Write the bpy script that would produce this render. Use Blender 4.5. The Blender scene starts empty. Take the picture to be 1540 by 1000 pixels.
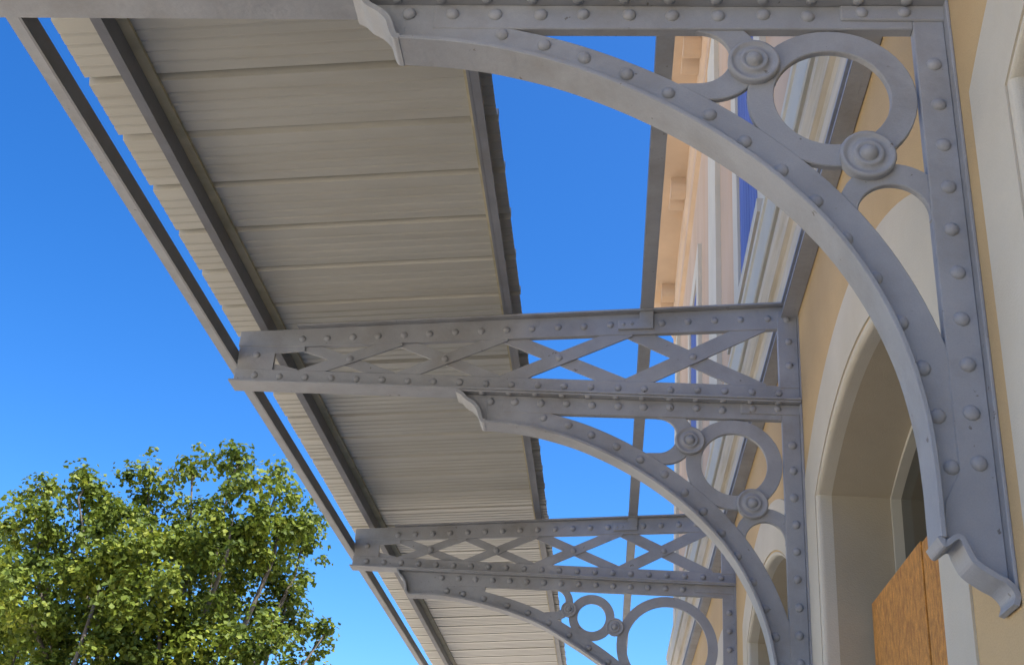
import bpy, bmesh, math, random
from mathutils import Vector, Matrix
random.seed(7)
SC = bpy.context.scene
COL = SC.collection
R = math.radians

# ------------------------------------------------------------------ camera
F_PX, PITCH, YAW, ROLL, EYE = 1833.3, R(26.654), R(-5.760), R(4.289), 1.6
def cam_axes():
    f = Vector((math.sin(YAW)*math.cos(PITCH), math.cos(YAW)*math.cos(PITCH), math.sin(PITCH)))
    rt = Vector((math.cos(YAW), -math.sin(YAW), 0)); up = rt.cross(f)
    c, s = math.cos(ROLL), math.sin(ROLL)
    return c*rt + s*up, -s*rt + c*up, f
AR, AU, AF = cam_axes()
cam = bpy.data.cameras.new('camera'); camo = bpy.data.objects.new('camera', cam); COL.objects.link(camo)
m = Matrix((AR, AU, -AF)).transposed().to_4x4(); m.translation = (0, 0, EYE); camo.matrix_world = m
cam.sensor_fit = 'HORIZONTAL'; cam.sensor_width = 36; cam.lens = F_PX/1540*36
cam.clip_start = .05; cam.clip_end = 3000
SC.camera = camo

# ------------------------------------------------------------------ sky, sun, exposure
SUN_EL, SUN_AZ = R(63), R(122)            # azimuth clockwise from +Y
w = bpy.data.worlds.new('World'); SC.world = w; w.use_nodes = True
nt = w.node_tree; nt.nodes.clear()
sky = nt.nodes.new('ShaderNodeTexSky'); sky.sky_type = 'NISHITA'; sky.sun_disc = False
sky.sun_elevation = SUN_EL; sky.sun_rotation = SUN_AZ; sky.air_density = 1.0; sky.dust_density = 2.0; sky.ozone_density = 3.0
hs = nt.nodes.new('ShaderNodeGamma'); hs.inputs['Gamma'].default_value = 1.55      # deeper, more contrasty blue over the whole sky
h2 = nt.nodes.new('ShaderNodeHueSaturation'); h2.inputs['Saturation'].default_value = 1.17
bg = nt.nodes.new('ShaderNodeBackground'); bg.inputs[1].default_value = .062
wo = nt.nodes.new('ShaderNodeOutputWorld')
nt.links.new(sky.outputs[0], hs.inputs['Color']); nt.links.new(hs.outputs[0], h2.inputs['Color']); nt.links.new(h2.outputs[0], bg.inputs[0]); nt.links.new(bg.outputs[0], wo.inputs[0])
sl = bpy.data.lights.new('sun', 'SUN'); sl.energy = 5.0; sl.angle = R(.5); sl.color = (1, .95, .87)
so = bpy.data.objects.new('sun', sl); COL.objects.link(so)
sd = Vector((math.sin(SUN_AZ)*math.cos(SUN_EL), math.cos(SUN_AZ)*math.cos(SUN_EL), math.sin(SUN_EL)))
so.rotation_euler = sd.to_track_quat('Z', 'Y').to_euler(); so.location = (6, -8, 20)
SC.view_settings.view_transform = 'Standard'; SC.view_settings.look = 'None'
SC.view_settings.exposure = 1.15; SC.view_settings.gamma = 1; SC.view_settings.use_curve_mapping = False

XW = .939                                  # wall plane: X = XW, the camera stands .94 m from it
Y1, Y2, Y3 = 2.924, 5.924, 9.45            # the three bracket frames
YEND = 18.3

# ------------------------------------------------------------------ materials
def mat(name, col, rough=.6, var=.12, scale=6, bump=.0, bscale=60, metallic=0, stain=None, stain_amt=.0, stain_scale=2.5, stretch=None, fine=.0, spec=.5, chips=None):
    ma = bpy.data.materials.new(name); ma.use_nodes = True
    t = ma.node_tree; b = t.nodes['Principled BSDF']; L = t.links.new
    tc = t.nodes.new('ShaderNodeTexCoord'); src = tc.outputs['Object']
    geo = t.nodes.new('ShaderNodeNewGeometry'); src = geo.outputs['Position']
    if stretch:
        mp = t.nodes.new('ShaderNodeMapping'); mp.inputs['Scale'].default_value = stretch; L(src, mp.inputs[0]); src2 = mp.outputs[0]
    else: src2 = src
    n = t.nodes.new('ShaderNodeTexNoise'); n.inputs['Scale'].default_value = scale; n.inputs['Detail'].default_value = 6; L(src2, n.inputs['Vector'])
    r = t.nodes.new('ShaderNodeMapRange'); r.inputs[1].default_value = .3; r.inputs[2].default_value = .7
    r.inputs[3].default_value = 1-var; r.inputs[4].default_value = 1+var; L(n.outputs[0], r.inputs[0])
    mul = t.nodes.new('ShaderNodeVectorMath'); mul.operation = 'SCALE'; mul.inputs[0].default_value = col[:3]; L(r.outputs[0], mul.inputs['Scale'])
    out = mul.outputs[0]
    if fine:
        n3 = t.nodes.new('ShaderNodeTexNoise'); n3.inputs['Scale'].default_value = 240; n3.inputs['Detail'].default_value = 3; L(src, n3.inputs['Vector'])
        r3 = t.nodes.new('ShaderNodeMapRange'); r3.inputs[1].default_value = .3; r3.inputs[2].default_value = .7; r3.inputs[3].default_value = 1-fine; r3.inputs[4].default_value = 1+fine; L(n3.outputs[0], r3.inputs[0])
        m3 = t.nodes.new('ShaderNodeVectorMath'); m3.operation = 'SCALE'; L(out, m3.inputs[0]); L(r3.outputs[0], m3.inputs['Scale']); out = m3.outputs[0]
    if stain:
        n2 = t.nodes.new('ShaderNodeTexNoise'); n2.inputs['Scale'].default_value = stain_scale; n2.inputs['Detail'].default_value = 8; n2.inputs['Roughness'].default_value = .65; L(src2, n2.inputs['Vector'])
        r2 = t.nodes.new('ShaderNodeMapRange'); r2.inputs[1].default_value = .48; r2.inputs[2].default_value = .72; r2.inputs[4].default_value = stain_amt; L(n2.outputs[0], r2.inputs[0])
        mx = t.nodes.new('ShaderNodeMix'); mx.data_type = 'RGBA'; L(r2.outputs[0], mx.inputs['Factor']); L(out, mx.inputs['A']); mx.inputs['B'].default_value = (*stain, 1); out = mx.outputs['Result']
    if chips:
        n4 = t.nodes.new('ShaderNodeTexNoise'); n4.inputs['Scale'].default_value = 22; n4.inputs['Detail'].default_value = 9; n4.inputs['Roughness'].default_value = .6; L(src, n4.inputs['Vector'])
        r4 = t.nodes.new('ShaderNodeMapRange'); r4.inputs[1].default_value = .675; r4.inputs[2].default_value = .70; r4.inputs[4].default_value = .75; L(n4.outputs[0], r4.inputs[0])
        m4 = t.nodes.new('ShaderNodeMix'); m4.data_type = 'RGBA'; L(r4.outputs[0], m4.inputs['Factor']); L(out, m4.inputs['A']); m4.inputs['B'].default_value = (*chips, 1); out = m4.outputs['Result']
    L(out, b.inputs['Base Color'])
    b.inputs['Roughness'].default_value = rough; b.inputs['Metallic'].default_value = metallic; b.inputs['Specular IOR Level'].default_value = spec
    if bump:
        nb = t.nodes.new('ShaderNodeTexNoise'); nb.inputs['Scale'].default_value = bscale; nb.inputs['Detail'].default_value = 5; L(src, nb.inputs['Vector'])
        bp = t.nodes.new('ShaderNodeBump'); bp.inputs['Strength'].default_value = bump; bp.inputs['Distance'].default_value = .01; L(nb.outputs[0], bp.inputs['Height']); L(bp.outputs[0], b.inputs['Normal'])
    return ma
M = {}
M['steel'] = mat('painted_steel', (.285, .30, .328), .5, .10, 5, .2, 40, stain=(.20, .195, .185), stain_amt=.6, stain_scale=4, fine=.04, spec=.3, chips=(.10, .085, .07))
M['purlin'] = mat('shaded_purlin_steel', (.165, .175, .20), .5, .12, 6, .1, 60, stain=(.12, .10, .07), stain_amt=.4)  # darker grey than the main steel, with the bars' shade in the colour
M['lit_flange'] = mat('lit_top_flange', (.42, .38, .26), .7, .15, 8, .1, 60, stain=(.12, .13, .06), stain_amt=.5)  # stained top flange of the purlins, light from below put into its colour
M['sheet'] = mat('roof_sheet', (.40, .395, .355), .36, .05, 3, .0, stain=(.31, .285, .22), stain_amt=.4, stain_scale=1.6, stretch=(.5, 3, 1), fine=.02)
M['stucco'] = mat('ochre_stucco', (.50, .375, .21), .9, .07, 1.5, .25, 180, stain=(.42, .30, .16), stain_amt=.5, stain_scale=1.2, fine=.05, spec=.2)
M['peach'] = mat('peach_stucco', (.47, .36, .27), .9, .10, 1.2, .2, 120, stain=(.48, .31, .18), stain_amt=.7, stain_scale=.9, stretch=(1, 1, .35), spec=.2)
M['white'] = mat('offwhite_render', (.51, .49, .425), .85, .05, 2, .2, 160, stain=(.45, .41, .32), stain_amt=.5, stain_scale=1.4, fine=.03, spec=.2)
M['reveal'] = mat('shaded_reveal_render', (.36, .32, .245), .85, .06, 2, .2, 160, stain=(.30, .26, .19), stain_amt=.5, stain_scale=1.4, spec=.2)  # brown tone also carries the shade inside the openings
M['mould'] = mat('cornice_render', (.58, .50, .38), .85, .08, 3, .2, 120, stain=(.34, .26, .15), stain_amt=.6, stain_scale=2.0, stretch=(6, .5, 6), spec=.2)
M['frame'] = mat('window_frame_paint', (.45, .44, .38), .6, .06, 4)
M['blue'] = mat('blue_board_paint', (.09, .12, .33), .6, .2, 5, .2, 40, stain=(.05, .06, .16), stain_amt=.7, stretch=(1, 1, .2))
M['ply'] = mat('plywood', (.45, .205, .038), .7, .32, 34, .3, 70, stain=(.24, .09, .016), stain_amt=.85, stain_scale=15, stretch=(1, 1.5, .8), fine=.25)
M['bark'] = mat('tree_bark', (.11, .095, .075), .9, .2, 6, .5, 30)
M['ground'] = mat('pale_ground', (.56, .48, .35), .95, .15, .6, .2, 30, stain=(.42, .36, .27), stain_amt=.5, stain_scale=.4)
M['paving'] = mat('platform_paving', (.52, .46, .36), .9, .1, 1.2, .15, 50)
M['roof'] = mat('building_roof', (.36, .17, .10), .9, .2, 2)
def glass_mat():
    ma = bpy.data.materials.new('dark_window_glass'); ma.use_nodes = True; b = ma.node_tree.nodes['Principled BSDF']
    b.inputs['Base Color'].default_value = (.012, .014, .012, 1); b.inputs['Roughness'].default_value = .08
    return ma
M['glass'] = glass_mat()
def leaf_mat(name, c1, c2, c3):
    ma = bpy.data.materials.new(name); ma.use_nodes = True; t = ma.node_tree; L = t.links.new; b = t.nodes['Principled BSDF']
    at = t.nodes.new('ShaderNodeAttribute'); at.attribute_name = 'tint'
    cr = t.nodes.new('ShaderNodeValToRGB'); e = cr.color_ramp.elements
    e[0].color = (*c1, 1); e[1].color = (*c3, 1); x = e.new(.5); x.color = (*c2, 1)
    L(at.outputs['Fac'], cr.inputs[0]); L(cr.outputs[0], b.inputs['Base Color']); b.inputs['Roughness'].default_value = .6; b.inputs['Specular IOR Level'].default_value = .25
    tr = t.nodes.new('ShaderNodeBsdfTranslucent'); L(cr.outputs[0], tr.inputs[0])
    ms = t.nodes.new('ShaderNodeMixShader'); ms.inputs[0].default_value = .3
    L(b.outputs[0], ms.inputs[1]); L(tr.outputs[0], ms.inputs[2]); L(ms.outputs[0], t.nodes['Material Output'].inputs[0])
    return ma
M['leaf'] = leaf_mat('plane_tree_leaves', (.03, .055, .010), (.125, .17, .018), (.29, .30, .035))

# ------------------------------------------------------------------ helpers
def obj(name, me, ma, parent=None, loc=(0, 0, 0), bevel=0, smooth=False):
    o = bpy.data.objects.new(name, me); COL.objects.link(o); o.location = loc
    if ma and not me.materials: me.materials.append(ma)
    if parent: o.parent = parent
    if smooth:
        for p in me.polygons: p.use_smooth = True
    if bevel:
        b = o.modifiers.new('bevel', 'BEVEL'); b.width = bevel; b.segments = 1; b.limit_method = 'ANGLE'; b.angle_limit = R(50)
    return o
def empty(name, loc, label, cat, group=None):
    o = bpy.data.objects.new(name, None); COL.objects.link(o); o.location = loc; o.empty_display_size = .2
    return tag(o, label, cat, group)
def tag(o, label=None, cat=None, group=None, kind=None):
    if label: o['label'] = label
    if cat: o['category'] = cat
    if group: o['group'] = group
    if kind: o['kind'] = kind
    return o
def pydata(name, v, f):
    me = bpy.data.meshes.new(name); me.from_pydata(v, [], f); me.update(); return me
def finish(bm, name):
    bmesh.ops.recalc_face_normals(bm, faces=bm.faces)
    me = bpy.data.meshes.new(name); bm.to_mesh(me); bm.free(); return me
def box_bm(bm, x0, x1, y0, y1, z0, z1):
    v = [bm.verts.new(p) for p in [(x0,y0,z0),(x1,y0,z0),(x1,y1,z0),(x0,y1,z0),(x0,y0,z1),(x1,y0,z1),(x1,y1,z1),(x0,y1,z1)]]
    for f in [(0,3,2,1),(4,5,6,7),(0,1,5,4),(1,2,6,5),(2,3,7,6),(3,0,4,7)]: bm.faces.new([v[i] for i in f])
def boxes(name, L):
    bm = bmesh.new()
    for b in L: box_bm(bm, *b)
    return finish(bm, name)
def prism(name, pts, y0, y1):
    """polygon in (out from wall, height) turned into a plate between y0 and y1"""
    bm = bmesh.new()
    a = [bm.verts.new((-o, y0, z)) for o, z in pts]; b = [bm.verts.new((-o, y1, z)) for o, z in pts]
    bm.faces.new(a); bm.faces.new(b[::-1]); n = len(pts)
    for i in range(n): bm.faces.new((a[i], a[(i+1) % n], b[(i+1) % n], b[i]))
    return finish(bm, name)
def strip(name, A, B, y0, y1, closed=False):
    """band between the curves A and B, a plate between y0 and y1"""
    bm = bmesh.new(); n = len(A)
    V = [[bm.verts.new((-p[0], y, p[1])) for p in c] for c in (A, B) for y in (y0, y1)]
    a0, a1, b0, b1 = V
    for i in range(n if closed else n-1):
        j = (i+1) % n
        for q in ((a0[i], a0[j], b0[j], b0[i]), (a1[i], b1[i], b1[j], a1[j]), (a0[i], a1[i], a1[j], a0[j]), (b0[i], b0[j], b1[j], b1[i])): bm.faces.new(q)
    if not closed:
        bm.faces.new((a0[0], b0[0], b1[0], a1[0])); bm.faces.new((a0[-1], a1[-1], b1[-1], b0[-1]))
    return finish(bm, name)
def catmull(P, k=6):
    out = []
    Q = [(2*P[0][0]-P[1][0], 2*P[0][1]-P[1][1])] + list(P) + [(2*P[-1][0]-P[-2][0], 2*P[-1][1]-P[-2][1])]
    for i in range(1, len(Q)-2):
        p0, p1, p2, p3 = Q[i-1:i+3]
        for s in range(k):
            t = s/k
            out.append(tuple(.5*((2*p1[d]) + (-p0[d]+p2[d])*t + (2*p0[d]-5*p1[d]+4*p2[d]-p3[d])*t*t + (-p0[d]+3*p1[d]-3*p2[d]+p3[d])*t**3) for d in (0, 1)))
    out.append(P[-1]); return out
def offset(C, d):
    out = []
    for i, p in enumerate(C):
        a = C[max(0, i-1)]; b = C[min(len(C)-1, i+1)]
        tx, tz = b[0]-a[0], b[1]-a[1]; l = math.hypot(tx, tz)
        out.append((p[0] + tz/l*d, p[1] - tx/l*d))
    return out
def arc(c, r, a0, a1, n=28):
    return [(c[0]+r*math.cos(R(a0+(a1-a0)*i/n)), c[1]+r*math.sin(R(a0+(a1-a0)*i/n))) for i in range(n+1)]
def ring(name, c, r0, r1, y0, y1, n=48):
    return strip(name, arc(c, r0, 0, 360-360/n, n-1), arc(c, r1, 0, 360-360/n, n-1), y0, y1, True)
def lathe_y(name, prof, n=24):
    """profile (radius, depth) turned about the Y axis, depth towards -Y"""
    bm = bmesh.new(); rows = []
    for r, d in prof:
        rows.append([bm.verts.new((r*math.cos(2*math.pi*i/n), -d, r*math.sin(2*math.pi*i/n))) for i in range(n)] if r > 0 else [bm.verts.new((0, -d, 0))])
    for a, b in zip(rows, rows[1:]):
        for i in range(n):
            j = (i+1) % n
            if len(a) == 1: bm.faces.new((a[0], b[i], b[j]))
            elif len(b) == 1: bm.faces.new((a[i], a[j], b[0]))
            else: bm.faces.new((a[i], a[j], b[j], b[i]))
    return finish(bm, name)
RIV = lathe_y('rivet', [(.024, -.002), (.0225, .006), (.016, .014), (.007, .018), (0, .0185)], 10)
RIV.materials.append(M['steel'])
for p in RIV.polygons: p.use_smooth = True
def rivet(parent, o, z, y, down=False, s=1.0):
    r = bpy.data.objects.new('rivet', RIV); COL.objects.link(r); r.parent = parent
    r.location = (-o+random.uniform(-.003, .003), y, z+(0 if down else random.uniform(-.003, .003))); r.scale = (s*random.uniform(.86, .98), s*random.uniform(.66, .8), s*random.uniform(.86, .98)); r.rotation_euler = (R(90) if down else 0, 0 if down else random.uniform(0, 6), 0)
    return r
def merged_rivets(parent, spots):
    v, f = [], []
    for o, z, y, down in spots:
        k = len(v)
        for q in RIV.vertices:
            c = q.co
            v.append((c.x-o, (y+c.y) if not down else (y+c.z), (z+c.z) if not down else (z+c.y)))
        f += [[k+i for i in p.vertices] for p in RIV.polygons]
    o = obj('rivets', pydata('rivets', v, f), M['steel'], parent, smooth=True); o['kind'] = 'stuff'
    return o
def copy_tree(o, parent=None):
    c = o.copy(); COL.objects.link(c); c.parent = parent
    for ch in o.children: copy_tree(ch, c)
    return c

# ------------------------------------------------------------------ ground
tag(obj('ground', boxes('ground', [(-900, 900, -900, 900, -.6, -.15)]), M['ground']), kind='structure')
tag(obj('platform', boxes('platform', [(-3.4, XW+.5, -14, 40, -.15, 0)]), M['paving'], bevel=.02), kind='structure')

# ------------------------------------------------------------------ station building
bld = empty('station_building', (XW, 0, 0), 'ochre and peach station building with arched openings and moulded cornices', 'building')
BAYS = [1.47, 4.545, 7.62, 10.695, 13.77, 16.845]
ZS, RO = 3.59, .24                          # springing and rise of the opening
AI, AO, ZSO, RO2 = 1.015, 1.30, 3.78, .365
def arch_z(x, a, zs, r):                   # segmental arch, half width a, rise r
    q = (a*a+r*r)/(2*r); return zs+r-q+math.sqrt(max(0, q*q-x*x))
def arch_pts(c, a, zs, r, n=28, zb=0):
    P = [(c-a, zb)]
    for i in range(n+1):
        x = -a+2*a*i/n; P.append((c+x, arch_z(x, a, zs, r)))
    P.append((c+a, zb)); return P
def yz_sheet(name, quads, x):
    v, f = [], []
    for q in quads:
        k = len(v); v += [(x, y, z) for y, z in q]; f.append(tuple(range(k, k+4)))
    return pydata(name, v, f)
ZW1 = 4.9
quads = []; edge = -3.0
for c in BAYS:
    quads.append([(edge, -.2), (c-AI, -.2), (c-AI, ZW1), (edge, ZW1)])
    for i in range(28):
        ya, yb = (c-AI+2*AI*k/28 for k in (i, i+1))
        quads.append([(ya, arch_z(ya-c, AI, ZS, RO)), (yb, arch_z(yb-c, AI, ZS, RO)), (yb, ZW1), (ya, ZW1)])
    edge = c+AI
quads.append([(edge, -.2), (YEND, -.2), (YEND, ZW1), (edge, ZW1)])
obj('wall', yz_sheet('wall', quads, 0), M['stucco'], bld)
obj('upper_wall', boxes('upper_wall', [(0, 9, -3, YEND, ZW1, 11.4)]), M['peach'], bld)
obj('end_wall', boxes('end_wall', [(.4, 9, YEND-.3, YEND-.002, -.2, ZW1), (.4, 9, -3, -2.7, -.2, ZW1), (8.7, 9, -2.7, YEND-.3, -.2, ZW1), (.002, .4, YEND-.3, YEND-.001, -.2, ZW1)]), M['stucco'], bld)
obj('roof', boxes('roof', [(-.15, 9.2, -3.1, YEND+.15, 11.82, 12.1)]), M['roof'], bld)
def tube_between(name, A, B, xa, xb):       # surface joining curve A at depth xa with curve B at depth xb
    n = len(A); v = [(xa, *p) for p in A] + [(xb, *p) for p in B]
    return pydata(name, v, [(i, i+1, n+i+1, n+i) for i in range(n-1)])
for k, c in enumerate(BAYS):
    I = arch_pts(c, AI, ZS, RO); O = arch_pts(c, AO, ZSO, RO2)
    # flat band around the opening, proud of the wall
    bm = bmesh.new()
    def vs(P, x): return [bm.verts.new((x, *p)) for p in P]
    G0 = arch_pts(c, AI+.022, ZS+.004, RO+.02)
    a, b, g, d = vs(O, -.0), vs(O, -.007), vs(G0, -.007), vs(G0, .012)
    G1 = arch_pts(c, AI+.012, ZS, RO+.012); e = vs(G1, .012); f1 = vs(G1, -.004)
    J = []
    for t in range(6):                      # rounded edge roll
        an = R(90*t/5); J.append(vs(arch_pts(c, AI+.0-.02*math.sin(an)+.002, ZS, RO+.002-.02*math.sin(an)), -.004+.024*(1-math.cos(an))))
    K = vs(arch_pts(c, AI-.018, ZS, RO-.018), .065)
    rows = [a, b, g, d, e, f1] + J + [K]
    for p, q in zip(rows, rows[1:]):
        for i in range(len(p)-1): bm.faces.new((p[i], p[i+1], q[i+1], q[i]))
    obj('arch_surround', finish(bm, 'arch_surround'), M['white'], bld)
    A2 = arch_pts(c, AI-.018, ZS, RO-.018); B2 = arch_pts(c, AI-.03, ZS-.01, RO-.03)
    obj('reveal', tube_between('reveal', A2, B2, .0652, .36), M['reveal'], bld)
    # window frame and panes
    wf = bpy.data.objects.new('window', None); COL.objects.link(wf); wf.parent = bld; wf.location = (0, c, 0)
    bm = bmesh.new(); P = arch_pts(0, AI-.031, ZS-.01, RO-.031); Q = arch_pts(0, AI-.055, ZS-.02, RO-.045)
    a = [bm.verts.new((.33, *p)) for p in P]; b = [bm.verts.new((.33, *p)) for p in Q]; d = [bm.verts.new((.39, *p)) for p in Q]
    for i in range(len(P)-1):
        bm.faces.new((a[i], a[i+1], b[i+1], b[i])); bm.faces.new((b[i], b[i+1], d[i+1], d[i]))
    obj('frame', finish(bm, 'window_frame'), M['frame'], wf)
    obj('mullion', boxes('mullion', [(.34, .385, -.03, .03, 0, 3.76)]), M['frame'], wf)
    obj('transom', boxes('transom', [(.345, .383, -.945, -.031, 3.0, 3.06), (.345, .383, .031, .945, 3.0, 3.06)]), M['frame'], wf)
    for s in (-1, 1):
        n = 10; ys = [s*(.03 + (AI-.05-.03)*i/n) for i in range(n+1)]
        v = [(.375, y, z) for y in ys for z in (0, arch_z(y, AI-.05, ZS-.02, RO-.045))]
        obj('pane', pydata('pane', v, [(2*i, 2*i+2, 2*i+3, 2*i+1) for i in range(n)]), M['glass'], wf)
# plywood boards standing in the second opening
c = 4.53
for i, (ya, yb) in enumerate([(c+.006, c+.93), (c-.93, c-.006)]):
    tag(obj('plywood_board', boxes('plywood_board', [(.2+.004*i, .218+.004*i, ya, yb, 0, 3.062-.008*i)]), M['ply'], bld, bevel=.002), 'orange brown plywood board closing the arched opening')
# lower cornice
def profile_y(name, prof, y0, y1):
    bm = bmesh.new(); a = [bm.verts.new((-o, y0, z)) for o, z in prof]; b = [bm.verts.new((-o, y1, z)) for o, z in prof]
    n = len(prof)
    for i in range(n): bm.faces.new((a[i], a[(i+1) % n], b[(i+1) % n], b[i]))
    bm.faces.new(a); bm.faces.new(b[::-1]); return finish(bm, name)
obj('cornice_moulding', profile_y('cornice_moulding', [(-.01, 4.82), (.045, 4.825), (.055, 4.85), (.055, 5.02), (.045, 5.03), (.048, 5.06), (.06, 5.085), (.078, 5.095), (.085, 5.10), (.085, 5.125), (.092, 5.15), (.108, 5.19), (.112, 5.235), (.098, 5.245), (.098, 5.285), (-.01, 5.285)], -3, YEND+.10), M['mould'], bld)
obj('cornice_fascia', profile_y('cornice_fascia', [(-.01, 5.287), (.12, 5.287), (.127, 5.297), (.127, 5.53), (.14, 5.54), (.14, 5.59), (-.01, 5.66)], -3, YEND+.13), M['white'], bld)
# upper storey: windows closed by blue boards, pilasters, top cornice with modillions
for c in (1.6, 7.75, 13.9):
    wn = bpy.data.objects.new('blue_boarded_window', None); COL.objects.link(wn); wn.parent = bld; wn.location = (0, c, 0)
    obj('surround', boxes('surround', [(-.045, 0, -1.0, -.66, 6.0, 9.1), (-.045, 0, .66, 1.0, 6.0, 9.1), (-.047, 0, -1.0, 1.0, 9.1, 9.4), (-.1, 0, -1.05, 1.05, 5.9, 6.0)]), M['white'], wn)
    for s in (-1, 1):
        for i in range(4):
            y0 = s*(.01+.16*i); y1 = s*(.01+.16*i+.146)
            obj('board', boxes('board', [(-.025, 0, min(y0, y1), max(y0, y1), 6.0, 9.1)]), M['blue'], wn)
for c in (4.67, 10.8, 18.0):
    obj('pilaster', boxes('pilaster', [(-.05, 0, c-.45 if c < 16 else c-.3, c+.45 if c < 16 else YEND-.005, 5.66, 10.7)]), M['white'], bld)
obj('top_cornice', profile_y('top_cornice', [(-.01, 10.72), (.06, 10.75), (.06, 11.0), (.10, 11.06), (.10, 11.4), (.42, 11.4), (.45, 11.43), (.45, 11.6), (.5, 11.66), (.5, 11.8), (-.01, 11.815)], -3, YEND+.4), M['peach'], bld)
for i in range(7):
    y = 17.87-3.07*i
    prof = catmull([(-.36, 11.36), (-.36, 11.28), (-.30, 11.20), (-.20, 11.17), (-.11, 11.20), (-.05, 11.29), (.0, 11.335), (.06, 11.32), (.12, 11.27), (.20, 11.245), (.29, 11.27), (.34, 11.33), (.36, 11.36)], 3)
    v = [(-o, y+p, z) for o in (.102, .31) for p, z in prof+[(.36, 11.399), (-.36, 11.399)]]; n = len(v)//2
    me = pydata('modillion', v, [tuple(range(n)), tuple(range(2*n-1, n-1, -1))]+[(q, (q+1) % n, n+(q+1) % n, n+q) for q in range(n)])
    obj('modillion', me, M['peach'], bld)

# ------------------------------------------------------------------ cantilever trusses
STEEL = M['steel']
def ztop(o): return 4.79-.0835*o
def truss_frame(y, label, rivets):
    t = empty('lattice_truss', (XW, y, 0), label, 'truss', 'lattice trusses carrying the canopy')
    obj('bottom_flange', boxes('bottom_flange', [(-3.045, -.002, -.07, .07, 4.215, 4.227)]), STEEL, t, bevel=.002)
    obj('bottom_chord', boxes('bottom_chord', [(-3.035, -.003, -.018, .018, 4.2272, 4.312)]), STEEL, t, bevel=.003)
    obj('top_chord', prism('top_chord', [(.002, ztop(0)), (3.04, ztop(3.04)), (3.04, ztop(3.04)-.09), (2.72, ztop(2.72)-.108), (.002, ztop(0)-.135)], -.0175, .0175), STEEL, t, bevel=.003)
    obj('top_flange', prism('top_flange', [(.002, ztop(0)+.012), (2.72, ztop(2.72)+.012), (2.72, ztop(2.72)+.0005), (.002, ztop(0)+.0005)], -.055, .055), STEEL, t, bevel=.002)
    obj('end_plate', prism('end_plate', [(2.83, 4.30), (3.028, 4.30), (3.036, ztop(3.04)-.03), (2.83, ztop(2.83)-.03)], -.012, .012), STEEL, t)
    obj('wall_plate', prism('wall_plate', [(.004, 4.30), (.108, 4.30), (.108, ztop(.1)-.03), (.004, ztop(0)-.03)], -.0225, .0225), STEEL, t, bevel=.003)
    obj('wall_flange', boxes('wall_flange', [(-.0035, 0, -.055, .055, 4.23, 4.78)]), STEEL, t)
    nodes = [3.0, 2.67, 2.14, 1.565, .895, .19]
    for a, b in zip(nodes, nodes[1:]):
        ends = [((a, 4.29), (b, ztop(b)-.10)), ((a, ztop(a)-.10), (b, 4.29))]
        if a == 3.0: ends = [((a, 4.42), (b, ztop(b)-.105)), ((a, 4.36), (b, 4.29))]
        hw = .030 if a > 1.9 else .036 if a > 1.2 else .042
        for k, (p, q) in enumerate(ends):
            dx, dz = q[0]-p[0], q[1]-p[1]; l = math.hypot(dx, dz); nx, nz = -dz/l*hw, dx/l*hw
            y0 = -.013 if k == 0 else .0012
            obj('lattice_bar', prism('lattice_bar', [(p[0]+nx, p[1]+nz), (q[0]+nx, q[1]+nz), (q[0]-nx, q[1]-nz), (p[0]-nx, p[1]-nz)], y0, y0+.012), STEEL, t)
    cross = [2.41, 1.885, 1.27, .555]
    spots = [(o, (ztop(o)-.10+4.29)/2, -.013, False) for o in cross]
    o = .11
    while o < 3.0:
        spots.append((o, 4.27, -.018, False))
        if o < 2.68: spots.append((o+.05, ztop(o+.05)-.066, -.0175, False))
        o += .1405
    spots += [(.055, 4.43, -.0225, False), (.055, 4.57, -.0225, False), (.055, 4.70, -.0225, False), (2.93, 4.40, -.012, False)]
    if rivets == 'each':
        for s in spots: rivet(t, s[0], s[1], s[2], s[3], .92)
    else: merged_rivets(t, spots)
    return t
truss_frame(Y1, 'lattice truss above the largest scrolled bracket, only its underside showing', 'each')
truss_frame(Y2, 'grey riveted lattice truss with crossed bars over the bracket with two bosses and one ring', 'each')
truss_frame(Y3, 'lattice truss above the long bracket with a small ring beside a large ring', 'joined')

# ------------------------------------------------------------------ spandrel brackets
BOSS = lathe_y('boss', [(.075, -.01), (.077, .016), (.073, .024), (.066, .024), (.061, .018), (.044, .018), (.042, .026), (.037, .029), (.029, .027), (.025, .022), (.0235, .032), (.016, .042), (.007, .0455), (0, .046)], 28)
BOSS.materials.append(STEEL)
for p in BOSS.polygons: p.use_smooth = True
def boss(parent, o, z, s=1):
    b = bpy.data.objects.new('boss', BOSS); COL.objects.link(b); b.parent = parent; b.location = (-o, -.012, z); b.scale = (s, s, s); return b
def ribbon(parent, name, P, th, hw):
    C = catmull(P, 5); return obj(name, strip(name, C, offset(C, th), -hw, hw), STEEL, parent, bevel=.003)
CURVE = [(1.642, 4.030), (1.54, 4.024), (1.434, 4.012), (1.311, 3.988), (1.130, 3.934), (.931, 3.845), (.740, 3.730), (.556, 3.583), (.400, 3.412), (.289, 3.228), (.217, 3.037), (.181, 2.855), (.171, 2.714), (.170, 2.62), (.170, 2.535)]
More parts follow.
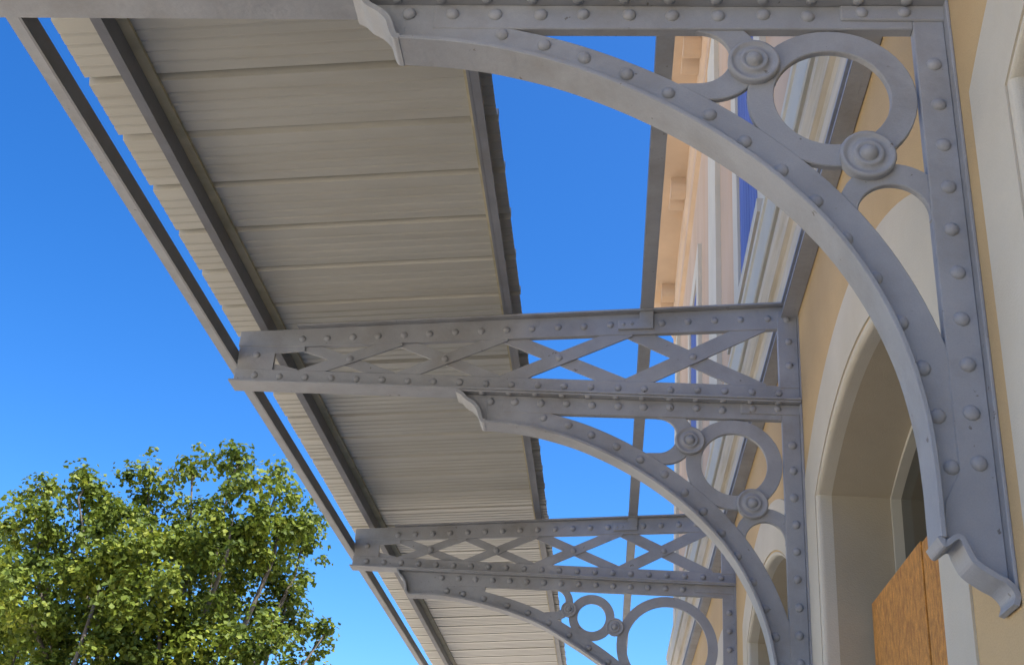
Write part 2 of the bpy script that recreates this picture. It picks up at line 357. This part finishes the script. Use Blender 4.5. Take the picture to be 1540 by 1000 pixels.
def bracket(y, label):
    t = empty('spandrel_bracket', (XW, y, 0), label, 'bracket', 'scrolled brackets under the canopy')
    C = catmull(CURVE, 5)
    # (curve runs outwards end -> wall; offset to the upper right side is negative)
    obj('arch_flange', strip('arch_flange', C, offset(C, .014), -.065, .065), STEEL, t, bevel=.002)
    obj('arch_rib', strip('arch_rib', offset(C, .0142), offset(C, .122), -.016, .016), STEEL, t, bevel=.003)
    obj('chord', prism('chord', [(.10, 4.118), (1.40, 4.108), (1.55, 4.108), (1.55, 4.2028), (.10, 4.2028)], -.0185, .0185), STEEL, t, bevel=.003)
    obj('chord_flange', boxes('chord_flange', [(-1.80, -.003, -.062, .062, 4.203, 4.2148)]), STEEL, t, bevel=.002)
    obj('toe_plate', prism('toe_plate', [(1.35, 4.03), (1.642, 4.045), (1.672, 4.075), (1.69, 4.12), (1.72, 4.15), (1.76, 4.18), (1.79, 4.2028), (1.35, 4.2028)], -.0145, .0145), STEEL, t)
    ribbon(t, 'toe_scroll', [(1.640, 4.028), (1.660, 4.034), (1.674, 4.062), (1.688, 4.10), (1.716, 4.132), (1.752, 4.155), (1.776, 4.180), (1.805, 4.196)], -.018, .066)
    obj('gusset', boxes('gusset', [(-.312, -.006, -.027, .027, 4.146, 4.2025)]), STEEL, t, bevel=.004)
    obj('post', prism('post', [(.010, 4.20), (.10, 4.20), (.10, 3.05), (.10, 2.72), (.14, 2.64), (.155, 2.55), (.12, 2.545), (.10, 2.50), (.05, 2.455), (.010, 2.425)], -.0195, .0195), STEEL, t, bevel=.003)
    obj('wall_flange', boxes('wall_flange', [(-.0098, 0, -.055, .055, 2.40, 4.20)]), STEEL, t, bevel=.002)
    ribbon(t, 'foot_scroll', [(.178, 2.535), (.160, 2.512), (.128, 2.532), (.118, 2.512), (.10, 2.475), (.06, 2.445), (.030, 2.428), (.014, 2.405), (.020, 2.382)], .014, .06)
    rc = (.349, 3.869)
    obj('ring', ring('ring', rc, .168, .244, -.0125, .0125), STEEL, t, bevel=.003)
    # curled arms: from the chord round to the arch, and from the post round to the arch
    obj('curl', strip('curl', [(.85, 3.902), (.79, 3.914)]+arc((.735, 4.012), .096, 268, 84), [(.85, 3.845), (.79, 3.848)]+arc((.700, 4.005), .150, 268, 95), -.0105, .0105), STEEL, t, bevel=.003)
    obj('curl', strip('curl', arc((.200, 3.470), .098, 190, -10), arc((.196, 3.487), .152, 190, -10), -.0112, .0112), STEEL, t, bevel=.003)
    boss(t, .573, 3.984); boss(t, .262, 3.656, 1.03)
    for z in [3.982, 3.840, 3.700, 3.558, 3.420, 3.281, 3.146, 3.012, 2.878, 2.743]: rivet(t, .052, z, -.0195)
    for o, z in [(1.335, 4.096), (1.202, 4.057), (1.078, 4.007), (.948, 3.948), (.823, 3.881), (.704, 3.805), (.602, 3.714), (.505, 3.616), (.416, 3.512), (.337, 3.396), (.268, 3.270), (.211, 3.141), (.166, 3.01), (.137, 2.873), (.118, 2.737)]: rivet(t, o, z-.01, -.016)
    for i in range(10): rivet(t, .406+.1355*i, 4.166, -.0185)
    for o in (.252, .123): rivet(t, o, 4.176, -.027, s=.9)
    for i in range(12): rivet(t, .12+.1405*i, 4.2035, -.043, True, .8)
    return t
bracket(Y1, 'largest grey scrolled bracket, its riveted post ending in a curled foot beside plywood')
bracket(Y2, 'grey scrolled bracket with one ring standing beside the far edge of the plywood opening')
def long_bracket(y):
    t = empty('long_spandrel_bracket', (XW, y, 0), 'long shallow bracket with a small ring beside a large ring', 'bracket', 'scrolled brackets under the canopy')
    C = catmull([(2.56, 4.01), (2.30, 4.012), (2.08, 3.985), (1.78, 3.92), (1.515, 3.83), (1.25, 3.69), (1.0, 3.535), (.78, 3.36), (.55, 3.12), (.36, 2.80), (.25, 2.45), (.19, 2.1), (.175, 1.85)], 5)
    obj('arch_flange', strip('arch_flange', C, offset(C, .014), -.065, .065), STEEL, t)
    obj('arch_rib', strip('arch_rib', offset(C, .0142), offset(C, .11), -.016, .016), STEEL, t)
    obj('chord', prism('chord', [(.10, 4.118), (2.25, 4.108), (2.25, 4.2028), (.10, 4.2028)], -.0185, .0185), STEEL, t)
    obj('chord_flange', boxes('chord_flange', [(-2.66, -.003, -.062, .062, 4.203, 4.2148)]), STEEL, t)
    obj('toe_plate', prism('toe_plate', [(1.95, 4.03), (2.55, 4.02), (2.575, 4.06), (2.59, 4.11), (2.62, 4.15), (2.65, 4.19), (2.65, 4.2028), (1.95, 4.2028)], -.0145, .0145), STEEL, t)
    ribbon(t, 'toe_scroll', [(2.56, 4.01), (2.58, 4.04), (2.59, 4.09), (2.61, 4.13), (2.64, 4.16), (2.665, 4.20)], -.018, .066)
    obj('post', prism('post', [(.010, 4.20), (.10, 4.20), (.10, 1.85), (.010, 1.7)], -.0195, .0195), STEEL, t)
    obj('wall_flange', boxes('wall_flange', [(-.0098, 0, -.055, .055, 1.65, 4.20)]), STEEL, t)
    ribbon(t, 'foot_scroll', [(.178, 1.85), (.160, 1.83), (.128, 1.84), (.10, 1.79), (.06, 1.75), (.03, 1.72), (.014, 1.69)], .02, .066)
    obj('gusset', boxes('gusset', [(-.312, -.006, -.027, .027, 4.146, 4.2025)]), STEEL, t)
    obj('ring', ring('ring', (.525, 3.718), .31, .385, -.0125, .0125), STEEL, t)
    obj('ring', ring('ring', (1.107, 3.913), .110, .178, -.0115, .0115, 36), STEEL, t)
    obj('curl', strip('curl', [(1.53, 3.925)]+arc((1.40, 4.03), .085, 268, 90), [(1.53, 3.87)]+arc((1.39, 4.02), .135, 268, 95), -.0105, .0105), STEEL, t)
    boss(t, 1.285, 3.965, .8); boss(t, .925, 3.845, .9)
    sp = [(.052, 4.0-.141*i, -.0195, False) for i in range(15)] + [(.406+.1355*i, 4.166, -.0185, False) for i in range(15)]
    sp += [(p[0], p[1], -.016, False) for p in offset(C, .055)[6::3]]
    merged_rivets(t, sp)
long_bracket(Y3)

# ------------------------------------------------------------------ purlins, rails, roof sheets
YA, YB = .2, 16.3
def ang_y(name, label, cat, polys, ma):
    """a bar along the wall: each polygon (out, height) is one part"""
    t = empty(name, (XW, 0, 0), label, cat)
    for nm, P, m_ in polys: obj(nm, profile_y(nm, P, YA, YB), m_, t)
    return t
def zt(o, d=0): return ztop(o)+.0125+d
ang_y('eave_rail', 'thin steel angle rail running along the outer ends of the trusses', 'rail', [
    ('upright_leg', [(3.046, 4.355), (3.056, 4.355), (3.056, 4.435), (3.046, 4.435)], M['purlin']),  # dark tone is this leg's shade towards the wall, put into colour
    ('bottom_leg', [(3.0565, 4.355), (3.102, 4.355), (3.102, 4.364), (3.0565, 4.364)], STEEL)], None)
ang_y('purlin', 'dark steel purlin under the roof sheets, nearest to the eave rail', 'purlin', [
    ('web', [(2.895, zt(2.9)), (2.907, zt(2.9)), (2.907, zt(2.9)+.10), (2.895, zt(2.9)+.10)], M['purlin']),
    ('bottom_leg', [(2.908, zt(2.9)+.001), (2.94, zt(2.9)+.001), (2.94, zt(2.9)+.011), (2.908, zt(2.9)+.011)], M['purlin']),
    ('lit_top_flange', [(2.852, zt(2.852)+.085), (2.894, zt(2.894)+.085), (2.894, zt(2.894)+.1), (2.852, zt(2.852)+.1)], M['lit_flange'])], None)
ang_y('purlin', 'dark steel purlin under the sheets\' inner edge, beside the open strip of sky', 'purlin', [
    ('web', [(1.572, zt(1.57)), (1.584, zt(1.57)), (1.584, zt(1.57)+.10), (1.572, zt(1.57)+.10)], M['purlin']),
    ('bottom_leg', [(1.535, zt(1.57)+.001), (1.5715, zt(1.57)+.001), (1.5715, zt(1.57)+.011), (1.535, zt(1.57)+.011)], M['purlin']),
    ('lit_top_flange', [(1.585, zt(1.6)+.085), (1.612, zt(1.612)+.085), (1.612, zt(1.612)+.1), (1.585, zt(1.6)+.1)], M['lit_flange'])], None)
ang_y('purlin', 'bare grey purlin crossing the open strip of sky between sheets and wall', 'purlin', [
    ('bottom_leg', [(.77, zt(.84)), (.84, zt(.84)), (.84, zt(.84)+.012), (.77, zt(.84)+.012)], STEEL),
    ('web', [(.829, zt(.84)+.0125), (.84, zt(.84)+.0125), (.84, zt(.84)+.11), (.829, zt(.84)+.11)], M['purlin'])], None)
ang_y('wall_channel', 'grey steel channel fixed along the wall under the lower cornice', 'channel', [
    ('web', [(.004, 4.715), (.03, 4.715), (.03, 4.80), (.004, 4.80)], STEEL),
    ('top_leg', [(.0305, 4.786), (.088, 4.786), (.088, 4.80), (.0305, 4.80)], STEEL),
    ('bottom_leg', [(.0305, 4.715), (.088, 4.715), (.088, 4.729), (.0305, 4.729)], STEEL)], None)
for y, who in ((Y2, 'truss over the bracket with one ring'), (Y3, 'truss over the long bracket')):
    c = empty('purlin_cleat', (XW, y, 0), 'small bolted cleat tying the bare purlin to the '+who, 'cleat', 'purlin cleats')
    obj('plate', prism('plate', [(.77, ztop(.8)-.10), (.96, ztop(.96)-.10), (.96, ztop(.96)-.045), (.845, ztop(.84)-.04), (.845, ztop(.84)+.05), (.77, ztop(.77)+.05)], -.036, -.0185), STEEL, c, bevel=.003)
    rivet(c, .93, ztop(.93)-.072, -.036, s=.5); rivet(c, .885, ztop(.885)-.068, -.036, s=.5)
roof = empty('canopy_roof', (XW, 0, 0), 'pale ribbed metal sheets roofing the canopy', 'roof')
PITCH_R = .392
def sheet_mesh(w_, o0, o1, n):
    """one ribbed sheet, n pitches wide along Y, sloping with the truss; thin but solid"""
    prof = []
    for k in range(n):
        b = k*PITCH_R
        prof += [(b, 0), (b+.004, .034), (b+.032, .034), (b+.047, 0)]
        for q in (.135, .20, .265, .33): prof += [(b+q-.012, 0), (b+q, .0045), (b+q+.012, 0)]
    prof += [(n*PITCH_R, 0), (n*PITCH_R+.004, .034), (n*PITCH_R+.030, .034), (n*PITCH_R+.05, .006)]
    bm = bmesh.new(); rows = []
    for o in (o0, o1):
        for th in (0, .0012): rows.append([bm.verts.new((-o, y, ztop(o)+.114+z+th)) for y, z in prof])
    a, a2, b, b2 = rows
    for i in range(len(prof)-1):
        bm.faces.new((a[i], a[i+1], b[i+1], b[i])); bm.faces.new((a2[i], b2[i], b2[i+1], a2[i+1]))
        bm.faces.new((a[i], a2[i], a2[i+1], a[i+1])); bm.faces.new((b[i], b[i+1], b2[i+1], b2[i]))
    bm.faces.new((a[0], b[0], b2[0], a2[0])); bm.faces.new((a[-1], a2[-1], b2[-1], b[-1]))
    return finish(bm, 'roof_sheet')
SH = sheet_mesh(0, 3.15, 1.50, 2); SH.materials.append(M['sheet'])
i = 0; y = .31
while y < 16:
    s = bpy.data.objects.new('roof_sheet', SH); COL.objects.link(s); s.parent = roof
    s.location = (random.uniform(-.003, .003), y, .0016*(i % 2)); s.rotation_euler = (0, 0, R(random.uniform(-.06, .06)))
    y += 2*PITCH_R; i += 1

# ------------------------------------------------------------------ trees
def ray(px, py, Y):
    d = AR*((px-770)/F_PX) - AU*((py-500)/F_PX) + AF
    return Vector((0, 0, EYE)) + d*(Y/d.y)
def limb(bm, P, r0, r1, n=7):
    rows = []
    for i, p in enumerate(P):
        a = P[max(0, i-1)]; b = P[min(len(P)-1, i+1)]; d = (Vector(b)-Vector(a)).normalized()
        u = d.orthogonal().normalized(); v = d.cross(u); r = r0+(r1-r0)*i/(len(P)-1)
        rows.append([bm.verts.new(Vector(p)+(u*math.cos(2*math.pi*k/n)+v*math.sin(2*math.pi*k/n))*r) for k in range(n)])
    for a, b in zip(rows, rows[1:]):
        for k in range(n):
            try: bm.faces.new((a[k], a[(k+1) % n], b[(k+1) % n], b[k]))
            except ValueError: pass
def make_tree(base, lobes, label, per, dens, leaf, seed, extra=()):
    rnd = random.Random(seed); base = Vector(base)
    t = empty('plane_tree', base, label, 'tree', 'plane trees beyond the canopy')
    bm = bmesh.new(); fork = Vector((0, 0, 2.6))
    limb(bm, [(0, 0, -.2), (.05, .02, 1.2), fork], .30, .22, 10)
    v, f, tint = [], [], []
    for (c, rx, rz) in lobes:
        c = c-base; mid = (fork+c)*.5+Vector((rnd.uniform(-.4, .4), rnd.uniform(-.4, .4), -.3))
        limb(bm, [fork, fork.lerp(mid, .5)+Vector((0, 0, -.1)), mid, c-Vector((0, 0, rz*.5)), c+Vector((rnd.uniform(-.1, .1), .2, rz*.4))], .10 if rz > .5 else .035, .012)
        spots = []
        for _ in range(max(5, int(dens*26*rx*rz))):          # leafy sprays spread over the lobe
            p = Vector((rnd.gauss(0, 1), rnd.gauss(0, 1), rnd.gauss(0, 1))).normalized()*rnd.uniform(.72, 1.0)
            tp = 1-.35*max(0, p.z)
            spots.append((c+Vector((p.x*rx*tp, p.y*rx*tp, p.z*rz)), rnd.uniform(.16, .36)*min(1, .55+rx*.5), rnd.uniform(.75, 1.0), rnd.random()))
        for _ in range(int(dens*11*rx*rz)):                   # thin inner foliage
            p = Vector((rnd.gauss(0, .4)*rx, rnd.gauss(0, .4)*rx, rnd.gauss(0, .4)*rz)); spots.append((c+p, .45, .0, rnd.random()))
        for (q, rad, shell, ct) in spots:
            for _ in range(int(330*rad*rad*per)+9):
                dv = Vector((rnd.gauss(0, 1), rnd.gauss(0, 1), rnd.gauss(.25, 1))).normalized()
                p = q+Vector((dv.x, dv.y, dv.z*.72))*rad*(rnd.uniform(.55, 1.12) if shell else rnd.random())
                nrm = (dv*.55+Vector((rnd.gauss(0, .42), rnd.gauss(0, .42), .45+rnd.gauss(0, .4)))).normalized()
                u = nrm.orthogonal().normalized(); a = rnd.uniform(0, 6.28); w_ = nrm.cross(u); d = u*math.cos(a)+w_*math.sin(a); e = nrm.cross(d)
                s = leaf*rnd.uniform(.55, 1.35); k = len(v); cu = rnd.uniform(.04, .2)
                v.extend([p-d*s*.5, p-d*s*.1+e*s*.46+nrm*s*cu, p+d*s*.62, p-d*s*.1-e*s*.46+nrm*s*cu])
                f.append((k, k+1, k+2)); f.append((k, k+2, k+3)); tt = min(1, max(0, .40+.42*(ct-.5)+rnd.gauss(0, .12))); tint += [tt]*4
    for P in extra: limb(bm, [Vector(p)-base for p in P], .045, .02)
    obj('trunk', finish(bm, 'trunk'), M['bark'], t, smooth=True)
    me = pydata('crown', [tuple(p) for p in v], f); at = me.attributes.new('tint', 'FLOAT', 'POINT'); at.data.foreach_set('value', tint)
    cr = obj('crown', me, M['leaf'], t); cr['kind'] = 'stuff'
    return t
TY = 21.0
spec = [(58, 810, .55, .8), (56, 738, .30, .42), (118, 790, .72, .95), (122, 730, .30, .46), (60, 900, 1.0, .9), (175, 830, .72, .8), (228, 800, .66, .95), (227, 710, .34, .50), (290, 810, .6, .95), (292, 706, .26, .48), (348, 795, .7, .95), (350, 700, .36, .50), (418, 800, .55, .95), (418, 728, .22, .42), (447, 835, .50, .85),
        (150, 905, 1.1, 1.05), (250, 890, 1.15, 1.1), (350, 880, 1.05, 1.1), (428, 905, .55, .85), (15, 985, 1.0, 1.0), (115, 1010, 1.15, 1.0), (225, 1010, 1.1, 1.0), (315, 1000, .7, .8), (400, 985, .55, .6), (372, 1035, .45, .4), (470, 968, .28, .34), (488, 948, .12, .16), (452, 1000, .3, .3),
        (120, 1110, 1.2, 1.0), (260, 1120, 1.3, 1.0), (380, 1110, .8, .8)]
lobes = [(ray(px, py, TY+random.uniform(-1.3, 1.3)), rx, rz) for px, py, rx, rz in spec]
base = ray(235, 1100, TY); base.z = -.15
make_tree(base, lobes, 'large leafy plane tree with bright green crown beside the eave rail', 1.6, 1.55, .092, 3, [[ray(100, 1030, TY-1.6), ray(125, 960, TY-1.5), ray(143, 905, TY-1.3), ray(160, 860, TY-.8)]])
spec2 = [(-40, 850, .9, 1.1), (-15, 800, .45, .7), (-100, 830, 1.2, 1.3), (-60, 930, 1.3, 1.2), (-25, 990, .9, 1.0), (-150, 930, 1.4, 1.4), (-80, 1060, 1.6, 1.2)]
lobes2 = [(ray(px, py, 26+random.uniform(-1, 1)), rx, rz) for px, py, rx, rz in spec2]
base2 = ray(-85, 1100, 26); base2.z = -.15
make_tree(base2, lobes2, 'duller plane tree growing behind the large bright green one', 1.5, 1.6, .1, 5)
